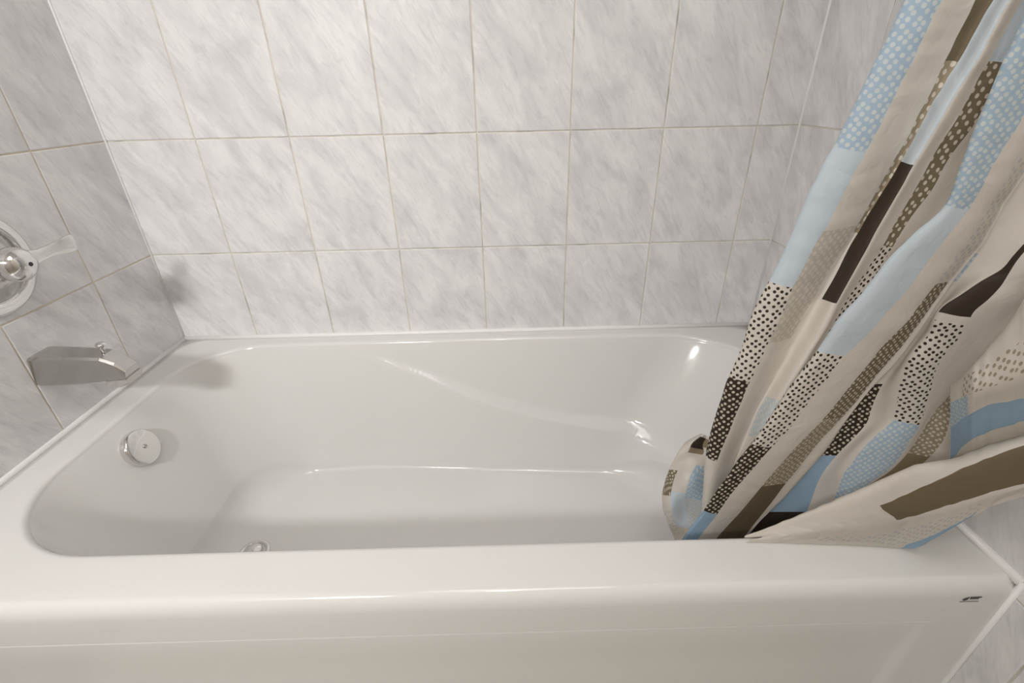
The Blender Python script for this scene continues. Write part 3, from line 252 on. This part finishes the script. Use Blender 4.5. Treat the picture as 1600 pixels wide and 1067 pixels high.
def interp(x, tab):
    if x <= tab[0][0]: return tab[0][1]
    for (a, b), (c, d) in zip(tab, tab[1:]):
        if x <= c: return b + (d-b)*(x-a)/(c-a)
    return tab[-1][1]
OPEN = rrect(.064, 1.445, -.661, -.040, (.19, .16, .20, .16), bow=.012, tilt=.012)
NO = normals(OPEN)
FZ = -.36
BOT = rrect(.175, 1.30, -.585, -.112, (.13, .15, .20, .14), bow=.030)
NB = normals(BOT)
nr = len(OPEN); rings = []
EPS = .0012
outer = lambda front, z: [Vector((v.x, v.y, z)) for v in rrect(EPS, LEN-EPS, front, -EPS, (.001,)*4)]
R0 = .016
for z in (-.074, -.05, -R0*1.6): rings.append(outer(-DEP, z))
for i in range(1, 9):
    a = pi/2*i/8; rings.append(outer(-DEP+R0*(1-cos(a)), -R0*1.6+R0*1.6*sin(a)))
ro = rings[-1]
for t in (.35, .7): rings.append([ro[i].lerp(OPEN[i]-NO[i]*.006, t) for i in range(nr)])
RL = .010
for i in range(0, 9):
    a = pi/2*i/8*.93; rings.append([OPEN[k] + NO[k]*(RL*sin(a)-.006) + Vector((0,0,-RL*(1-cos(a)))) for k in range(nr)])
top = rings[-1]; z0 = top[0].z
RF = [.016 + .06*smooth(abs(NB[k].x)*1.15) for k in range(nr)]
arm_z = [(.45,-.018),(.53,-.045),(.61,-.075),(.73,-.128),(.86,-.178),(1.0,-.213),(1.12,-.230),(1.2,-.244),(1.3,-.264),(1.4,-.28)]
arm_p = [(.48,0),(.60,.010),(.75,.020),(.9,.029),(1.03,.035),(1.15,.035),(1.27,.017),(1.38,0)]
NW = 120
for i in range(1, NW+1):
    t = i/NW; ring = []
    for k in range(nr):
        ze = FZ + RF[k]; z = z0 + (ze-z0)*t
        p = top[k].lerp(BOT[k], t**.92); p.z = z
        w = smooth(abs(NB[k].y)*1.3-.2)
        if w > 0:
            zr = sum(interp(p.x+q_*.02, arm_z) for q_ in range(-3, 4))/7; h = .012 + .016*smooth((p.x-1.02)/.18)
            p += Vector((0, NB[k].y, 0)) * (sum(interp(p.x+q_*.02, arm_p) for q_ in range(-3, 4))/7 * w * smooth((zr + h*.5 - z)/h))
        ring.append(p)
    rings.append(ring)
wallend = rings[-1]
for i in range(1, 9):
    a = pi/2*i/8; rings.append([wallend[k] + NB[k]*(RF[k]*(1-cos(a))) + Vector((0,0,-RF[k]*sin(a))) for k in range(nr)])
fl = rings[-1]; cy = -.35
for t in (.12, .3, .5, .7, .86, .97):
    rings.append([Vector((fl[k].x + (interp(fl[k].x, [(.3,.42),(1.2,1.05)]) - fl[k].x)*t, fl[k].y + (cy-fl[k].y)*t, FZ-.002*t)) for k in range(nr)])
V = [v for r in rings for v in r]; F = []
for j in range(len(rings)-1):
    for k in range(nr): F.append((j*nr+k, j*nr+(k+1)%nr, (j+1)*nr+(k+1)%nr, (j+1)*nr+k))
F.append(tuple((len(rings)-1)*nr+k for k in range(nr)))
under(link('basin', V, F, ACRYLIC, smooth=True), tub)
# apron below the lip, with its recessed panel
def apron():
    X = sorted(set([EPS + (LEN-2*EPS)*i/60 for i in range(61)] + [.085+.001*i*2.5 for i in range(5)] + [1.398+.0045*i for i in range(6)]))
    Z = [-.0738, -.0743, -.0745, -.0765, -.0767, -.080, -.088] + [-.10-.03*i for i in range(12)] + [FLOOR]
    V = []
    for z in Z:
        for x in X:
            e = min(smooth((x-.085)/.010), smooth((1.418-x)/.020)) * (1 if z < -.0744 else 0)
            dpt = .0010 + .0055*smooth((-.080-z)/.10)
            if -.0766 < z < -.0744: dpt = .0034
            V.append((x, -DEP + .0002 + dpt*e, z))
    n = len(X); F = [(j*n+i, j*n+i+1, (j+1)*n+i+1, (j+1)*n+i)[::-1] for j in range(len(Z)-1) for i in range(n-1)]
    return V, F
under(link('apron', *apron(), ACRYLIC, smooth=True), tub)
# overflow plate on the sloping end wall under the spout
oc = Vector((.088, -.358, -.069)); on = Vector((.94, 0, .34)).normalized()
pl_ = under(link('overflow_plate', *lathe([(.034,-.014),(.0375,-.010),(.038,.010),(.0374,.0145),(.0355,.0168),(.031,.0178),(.010,.0184),(0.0005,.0184)], 48, on, oc + on*.008), CHROME, smooth=True), tub)
sc_ = under(link('screw', *lathe([(.0046,0),(.0046,.0008),(.0038,.0018),(.0022,.0018),(.0018,.0004),(.0003,.0004)], 20, on, oc + on*.0263), DIM_CHROME, smooth=True), pl_)
# drain in the floor
dr = under(link('drain', *lathe([(.034,-.001),(.0345,.003),(.032,.0052),(.027,.0050),(.024,.001),(.0225,-.004),(.0005,-.004)], 40, (0,0,1), (.262,-.385,FZ-.0005)), CHROME, smooth=True), tub)
under(link('drain_stopper', *lathe([(.006,0),(.006,.008),(.017,.010),(.0195,.013),(.018,.016),(.008,.0185),(.0005,.019)], 36, (0,0,1), (.262,-.385,FZ-.004)), CHROME, smooth=True), dr)
# maker's mark printed on the right end of the lip: a leaf shape and two text lines
MK = Vector((1.4485, -DEP-.0004, -.0300))
mv = []; mf = []
def flat(pts):
    b = len(mv); n = len(pts)
    for yy in (0, -.0002): mv.extend([(MK.x+a, MK.y+yy, MK.z+b_) for a, b_ in pts])
    mf.append(tuple(b+n+i for i in range(n))); mf.append(tuple(b+i for i in range(n))[::-1])
    for i in range(n): mf.append((b+i, b+(i+1)%n, b+n+(i+1)%n, b+n+i))
flat([(-.0085,.0005),(-.006,.0035),(-.001,.0062),(-.0015,.001),(-.0035,-.001),(-.006,-.0015)])
for r, (a, b_, n_) in enumerate(((.0005,.0040,9),(.0008,.0012,7))):
    for k in range(n_):
        x = a + k*.0017; flat([(x,b_),(x+.0012,b_),(x+.0012,b_+(.0021 if k%3 else .0026)),(x,b_+.0021)])
for k in range(12): flat([(-.010+k*.0021,-.0042),(-.0086+k*.0021,-.0042),(-.0086+k*.0021,-.0030),(-.010+k*.0021,-.0030)])
mk = under(link('maker_mark', mv, mf, INK), tub)
# ------------------------------------------------------------------ caulk beads where tub meets tile
def bead(name, pts, r):
    V, F = tube(pts, r, 8); return struct(link(name, V, F, CAULK, smooth=True))
bead('trim_1', [(x, -.0015, .0012) for x in (0, .3, .7, 1.1, LEN)], .0065)
bead('trim_2', [(.0015, y, .0012) for y in (0, -.25, -.5, -DEP)], .0065)
bead('trim_3', [(LEN-.0015, y, .0012) for y in (0, -.25, -.5, -DEP)], .0065)
bead('trim_4', [(LEN-.001, -DEP-.0005, z) for z in (.002, -.15, -.3, FLOOR)], .004)
bead('trim_5', [(.001, -DEP-.0005, z) for z in (.002, -.15, -.3, FLOOR)], .004)
bead('trim_6', [(.0008, -.0008, z) for z in (.002, .6, 1.2, CEIL)], .0028)
bead('trim_7', [(LEN-.0008, -.0008, z) for z in (.002, .6, 1.2, CEIL)], .0028)
# ------------------------------------------------------------------ tub spout
sp = tag(empty('tub_spout', (0, -.352, .130)), 'chrome tub spout with a pull-up diverter knob on the tap wall', 'spout')
def loft(secs, cap=True):
    n = len(secs[0]); V = [Vector(p) for s in secs for p in s]
    F = [(j*n+k, j*n+(k+1)%n, (j+1)*n+(k+1)%n, (j+1)*n+k) for j in range(len(secs)-1) for k in range(n)]
    if cap: F += [tuple(range(n))[::-1], tuple((len(secs)-1)*n+k for k in range(n))]
    return V, F
def sect(x, yc, wt, wb_, zt, zb, c=.004, dx=0):
    """cross section across the spout: narrower top, chamfered corners; dx pushes the bottom outward"""
    o = []
    for (sy, top_) in ((-1,0),(1,0),(1,1),(-1,1)):
        w = (wt if top_ else wb_)/2; z = zt if top_ else zb
        a = (yc+sy*w, z); hz = c if not top_ else -c
        pa = (yc+sy*w, z+hz); pb = (yc+sy*(w-c), z)
        o += ([pb, pa] if (sy == 1) != bool(top_) else [pa, pb])
    return [(x + (0 if z > (zt+zb)/2 else dx), y, z) for y, z in o]
SY = -.352
body = [sect(.0,SY,.050,.062,.160,.106), sect(.010,SY,.050,.062,.161,.105), sect(.06,SY,.046,.056,.159,.104), sect(.105,SY,.042,.050,.156,.104), sect(.122,SY,.040,.048,.154,.106), sect(.142,SY,.036,.044,.142,.106,.004,-.004), sect(.156,SY,.034,.040,.126,.107,.003,-.002)]
under(link('spout_body', *loft(body), DIM_CHROME), sp)
under(link('spout_lip', *loft([sect(.118,SY,.046,.045,.112,.092), sect(.136,SY,.044,.043,.112,.092), sect(.1565,SY,.041,.040,.111,.098,.003,-.003)]), DIM_CHROME), sp)
kn = under(link('diverter_knob', *lathe([(.0032,-.004),(.0032,.007),(.0048,.009),(.0045,.012),(.0035,.0135),(.0075,.0165),(.0085,.019),(.007,.0215),(.0005,.0225)], 24, (.12,0,1), (.118,SY,.154)), CHROME, smooth=True), sp)
# ------------------------------------------------------------------ mixing valve
VC = Vector((0, -.361, .329))
vv = tag(empty('shower_valve', VC), 'round chrome shower valve with a lever handle, above the spout', 'tap')
under(link('escutcheon', *lathe([(.086,-.0005),(.0875,.002),(.0865,.005),(.082,.0075),(.072,.0095),(.0665,.0085),(.0655,.0060),(.064,.005)], 72, (1,0,0), VC), CHROME, smooth=True), vv)
under(link('valve_bell', *lathe([(.0655,.0048),(.062,.0065),(.052,.013),(.040,.022),(.033,.027),(.030,.028)], 60, (1,0,0), VC), DIM_CHROME, smooth=True), vv)
under(link('valve_sleeve', *lathe([(.033,.010),(.031,.020),(.028,.032),(.027,.040)], 40, (1,0,0), VC), CHROME, smooth=True), vv)
HB = VC + Vector((.056,0,0))
hd = under(link('handle', *lathe([(.024,-.018),(.027,-.010),(.0285,0),(.0265,.011),(.021,.019),(.012,.0245),(.0045,.0262),(.0005,.0262)], 44, (1,0,0), HB), CHROME, smooth=True), vv)
LD = Vector((.18, .98, .10)).normalized()
def lever():
    secs = []
    up = Vector((0,0,1)); side_ = LD.cross(up).normalized()
    for t, w, h, lift in ((.0,.036,.020,0),(.022,.030,.017,.001),(.040,.021,.012,.002),(.060,.021,.010,.003),(.080,.026,.008,.0045),(.098,.030,.0075,.006),(.104,.027,.005,.007)):
        c = HB + LD*t*.93 + Vector((lift*1.2,0,0)); s = []
        for k in range(16):
            a = 2*pi*k/16; ca, sa = cos(a), sin(a)
            s.append(c + up*(w/2*math.copysign(abs(ca)**.7, ca)) + side_*(h/2*math.copysign(abs(sa)**.7, sa)))
        secs.append(s)
    return loft(secs)
under(link('lever', *lever(), CHROME, smooth=True), hd)
sc2 = under(link('screw_recess', *lathe([(.0036,0),(.0036,.0004),(.0003,.0004)], 16, (1,0,0), HB+Vector((.0262,0,0))), DARK), hd)
# ------------------------------------------------------------------ shower curtain
def cloth(name, base, dots=None, cell=.0075, rad=.30, rough=.62, trans=.30):
    m = mat(name, base, rough=rough); nt = m.node_tree; bs = nt.nodes['Principled BSDF']
    bs.inputs['Specular IOR Level'].default_value = .25
    uv = N(m, 'ShaderNodeUVMap'); uv.uv_map = 'cloth'
    wv = nt.nodes.new('ShaderNodeTexNoise'); wv.inputs['Scale'].default_value = 2600; wv.inputs['Detail'].default_value = 1; Lk(m, uv.outputs[0], wv.inputs[0])
    wr = nt.nodes.new('ShaderNodeTexNoise'); wr.inputs['Scale'].default_value = 42; wr.inputs['Detail'].default_value = 3; wr.inputs['Distortion'].default_value = .8
    ob = N(m, 'ShaderNodeTexCoord'); Lk(m, ob.outputs['Object'], wr.inputs[0])
    ad = nt.nodes.new('ShaderNodeMath'); ad.operation = 'MULTIPLY_ADD'; ad.inputs[1].default_value = .03; Lk(m, wv.outputs[0], ad.inputs[0]); Lk(m, wr.outputs[0], ad.inputs[2])
    bump(m, ad.outputs[0], .45, .004)
    tr = nt.nodes.new('ShaderNodeBsdfTranslucent'); mix = nt.nodes.new('ShaderNodeMixShader'); mix.inputs[0].default_value = trans
    tr.inputs[0].default_value = (*base, 1)
    if dots:
        vo = nt.nodes.new('ShaderNodeTexVoronoi'); vo.voronoi_dimensions = '2D'; vo.inputs['Scale'].default_value = 1/cell; vo.inputs['Randomness'].default_value = .33
        mp = nt.nodes.new('ShaderNodeMapping'); mp.inputs['Rotation'].default_value = (0,0,radians(38)); Lk(m, uv.outputs[0], mp.inputs[0]); Lk(m, mp.outputs[0], vo.inputs['Vector'])
        cr = ramp(m, vo.outputs['Distance'], [(rad-.03, dots), (rad+.03, base)])
        Lk(m, cr, bs.inputs['Base Color']); Lk(m, cr, tr.inputs[0])
    out = nt.nodes['Material Output']; Lk(m, bs.outputs[0], mix.inputs[1]); Lk(m, tr.outputs[0], mix.inputs[2]); Lk(m, mix.outputs[0], out.inputs[0])
    return m
CR = (.78,.73,.66); BLUE = (.45,.58,.70); PALE = (.65,.73,.79); DK = (.045,.033,.022); BR = (.17,.13,.08); TA = (.36,.29,.20)
MATS = {
 'cream': cloth('cream_cloth', CR), 'bluedot': cloth('blue_print_pale_dots', BLUE, (.68,.73,.74), .0066, .33),
 'pale': cloth('pale_blue_print', PALE), 'blue': cloth('blue_print', (.36,.51,.66)),
 'dotdark': cloth('dark_dots_on_cream', CR, DK, .0068, .28), 'darkdot': cloth('dark_print_cream_dots', DK, (.66,.60,.50), .0066, .29),
 'dark': cloth('dark_brown_print', DK, trans=.05), 'brown': cloth('brown_print', BR, trans=.12),
 'brdot': cloth('brown_print_cream_dots', (.24,.19,.125), (.72,.66,.56), .0066, .29), 'tadot': cloth('taupe_print_cream_dots', (.40,.33,.24), (.72,.66,.56), .0064, .30),
 'brbig': cloth('brown_print_large_dots', (.24,.19,.125), (.72,.66,.56), .0088, .27), 'tabig': cloth('taupe_print_large_dots', (.38,.31,.22), (.74,.68,.58), .0090, .29),
 'taupe': cloth('taupe_print', (.33,.26,.17)), 'dottaupe': cloth('taupe_dots_on_cream', CR, (.42,.35,.27), .0078, .27),
 'faint': cloth('faint_taupe_showthrough', (.62,.565,.49), (.73,.67,.59), .0078, .33), 'faintdot': cloth('faint_dots_on_cream', CR, (.62,.62,.60), .0080, .30),  # faint: back layer showing through the cloth, put into the colour
 'faintblue': cloth('faint_blue_print', (.60,.66,.68), (.72,.72,.70), .0065, .32)}
KEYS = list(MATS); MI = {k: i for i, k in enumerate(KEYS)}
CV = []; CF = []; CM = []; CUV = []
def cat(p0, p1, p2, p3, t):
    return .5*((2*p1) + (p2-p0)*t + (2*p0-5*p1+4*p2-p3)*t*t + (3*p1-p0-3*p2+p3)*t*t*t)
def sheet(S, R, blocks, nu=4, nv=5, tens=1.0, flip=False):
    """ribs S (in tenths of a millimetre), row parameters R; blocks[strip] = [(r0, r1, print)]"""
    G_ = [[Vector(p)/10000 for p in col] for col in S]; n = len(R)
    def dens(col):
        out = []
        for j in range(n-1):
            a, b, c, d = col[max(j-1,0)], col[j], col[j+1], col[min(j+2,n-1)]
            for k in range(nv): out.append(cat(a,b,c,d,k/nv))
        return out + [col[-1]]
    D = [dens(c) for c in G_]; RR = [R[j]+(R[j+1]-R[j])*k/nv for j in range(n-1) for k in range(nv)] + [R[-1]]
    m = len(RR); fine = []
    for i in range(len(D)-1):
        for k in range(nu):
            fine.append([cat(D[max(i-1,0)][j], D[i][j], D[i+1][j], D[min(i+2,len(D)-1)][j], k/nu) for j in range(m)])
    fine.append(D[-1]); base = len(CV)
    for c in fine: CV.extend(c)
    for i in range(len(D)-1):
        bl = blocks.get(i, [])
        L = [0]
        for j in range(1, m): L.append(L[-1] + (D[i][j]-D[i][j-1]).length)
        U = [[0]*m]
        for k in range(nu): U.append([U[-1][j] + (fine[i*nu+k+1][j]-fine[i*nu+k][j]).xy.length for j in range(m)])
        U3 = [[0]*m]
        for k in range(nu): U3.append([U3[-1][j] + (fine[i*nu+k+1][j]-fine[i*nu+k][j]).length for j in range(m)])
        for k in range(nu):
            c = i*nu+k
            for j in range(m-1):
                q = [(c,j,k),(c+1,j,k+1),(c+1,j+1,k+1),(c,j+1,k)]
                if flip: q = q[::-1]
                CF.append(tuple(base + a*m + b for a, b, _ in q)); r = (RR[j]+RR[j+1])/2
                name = 'cream'
                for b0, b1, nm in bl:
                    if b0 <= r < b1: name = nm
                CM.append(MI[name]); 
                for a_, b_, kk in q:
                    w_ = fine[a_][b_]
                    CUV.append((U3[kk][b_], L[b_]) if flip else (U[kk][b_] + D[i][b_].x, w_.z))
    return fine, m
# S1: the hanging folds, left to right; rows run down the cloth
B1 = {0:[(-100,225,'bluedot'),(225,440,'pale'),(440,588,'dotdark'),(588,708,'darkdot'),(708,800,'blue')],
 1:[(-100,228,'bluedot'),(228,440,'pale'),(440,590,'dotdark'),(590,712,'darkdot')],
 2:[(352,530,'faint')], 3:[(-100,95,'brown'),(95,364,'tabig')],
 4:[(-100,252,'pale'),(252,468,'dark'),(622,680,'faintblue')],
 6:[(-100,95,'pale'),(95,386,'brbig'),(386,520,'dotdark')],
 9:[(-100,322,'bluedot'),(322,548,'pale'),(548,694,'dotdark'),(694,797,'darkdot'),(797,900,'blue')],
 11:[(150,436,'faintdot'),(440,652,'brdot'),(652,756,'tadot'),(756,900,'brown')],
 14:[(395,440,'bluedot'),(600,712,'darkdot'),(712,802,'blue'),(802,900,'dark')],
 16:[(250,490,'dark'),(500,658,'dotdark'),(658,900,'bluedot')],
 18:[(604,710,'tadot'),(710,900,'taupe')],
 20:[(300,600,'faintdot')]}
fine1, m1 = sheet(S1, R1, B1)
# continue every fold straight up to the rod
ROD = Vector((0, -.640, 1.40)); topv = [c[0] for c in fine1]; b0 = len(CV); rowsN = 10
nf = len(topv)
for j in range(rowsN+1):
    t = j/rowsN
    for i, p in enumerate(topv):
        q = Vector((1.06 + .42*i/(nf-1) + .006*sin(i*.9), ROD.y + (p.y+.575)*.9, ROD.z - .012))
        g = p.lerp(q, t) if t else p
        CV.append(g)
for j in range(rowsN):
    for i in range(nf-1):
        CF.append((b0+j*nf+i, b0+(j+1)*nf+i, b0+(j+1)*nf+i+1, b0+j*nf+i+1))
        s = i//4; nm = 'cream'
        r = -100 - j*30
        for a0, a1, n2 in B1.get(s, []):
            if a0 == -100 and j < 2: nm = n2
        if j >= 2 and B1.get(s) and s in (0,1,3,6,9): nm = ('dotdark','bluedot','tadot','pale')[(j//2+s)%4]
        CM.append(MI[nm]); CUV.extend([(i*.006, j*.08),(i*.006,(j+1)*.08),((i+1)*.006,(j+1)*.08),((i+1)*.006,j*.08)])
sheet(S2, R2, {1:[(734,776,'brdot'),(800,835,'faintdot')], 2:[(684,697,'dark'),(697,706,'taupe'),(765,822,'pale')], 3:[(684,694,'taupe'),(722,775,'bluedot'),(775,822,'faintblue')]}, nv=3)
sheet(S3, R3, {2:[(1376,1900,'brown')] , 4:[(1262,1520,'faintdot')], 5:[(1408,1520,'blue')]}, nv=6, flip=True)
sheet(S4, R4, {2:[(1503,1800,'dottaupe')], 3:[(1484,1512,'bluedot')], 4:[(1486,1800,'blue')]}, nv=6, flip=True)
ct = tag(empty('shower_curtain', (1.30, -.62, -.25)), 'cream shower curtain printed with blue, brown and dotted blocks, gathered over the tub end', 'curtain')
co = link('curtain_cloth', CV, CF, [MATS[k] for k in KEYS], smooth=True, mi=CM)
uvl = co.data.uv_layers.new(name='cloth'); flatuv = [c for uv in CUV for c in uv]; uvl.data.foreach_set('uv', flatuv)
under(co, ct)
rod = tag(link('curtain_rod', *tube([(LEN*t, ROD.y, ROD.z) for t in (0.0005, .25, .5, .75, .9995)], .0125, 16), CHROME, smooth=True), 'straight chrome shower curtain rod between the end walls', 'rod')
for i in range(8):
    x = 1.075 + i*.055; n = 20
    pts = [(x, ROD.y + .0165*cos(2*pi*k/n), ROD.z - .003 + .0175*sin(2*pi*k/n)) for k in range(n+1)]
    under(link('curtain_ring', *tube(pts, .0015, 6), CHROME, smooth=True), ct)
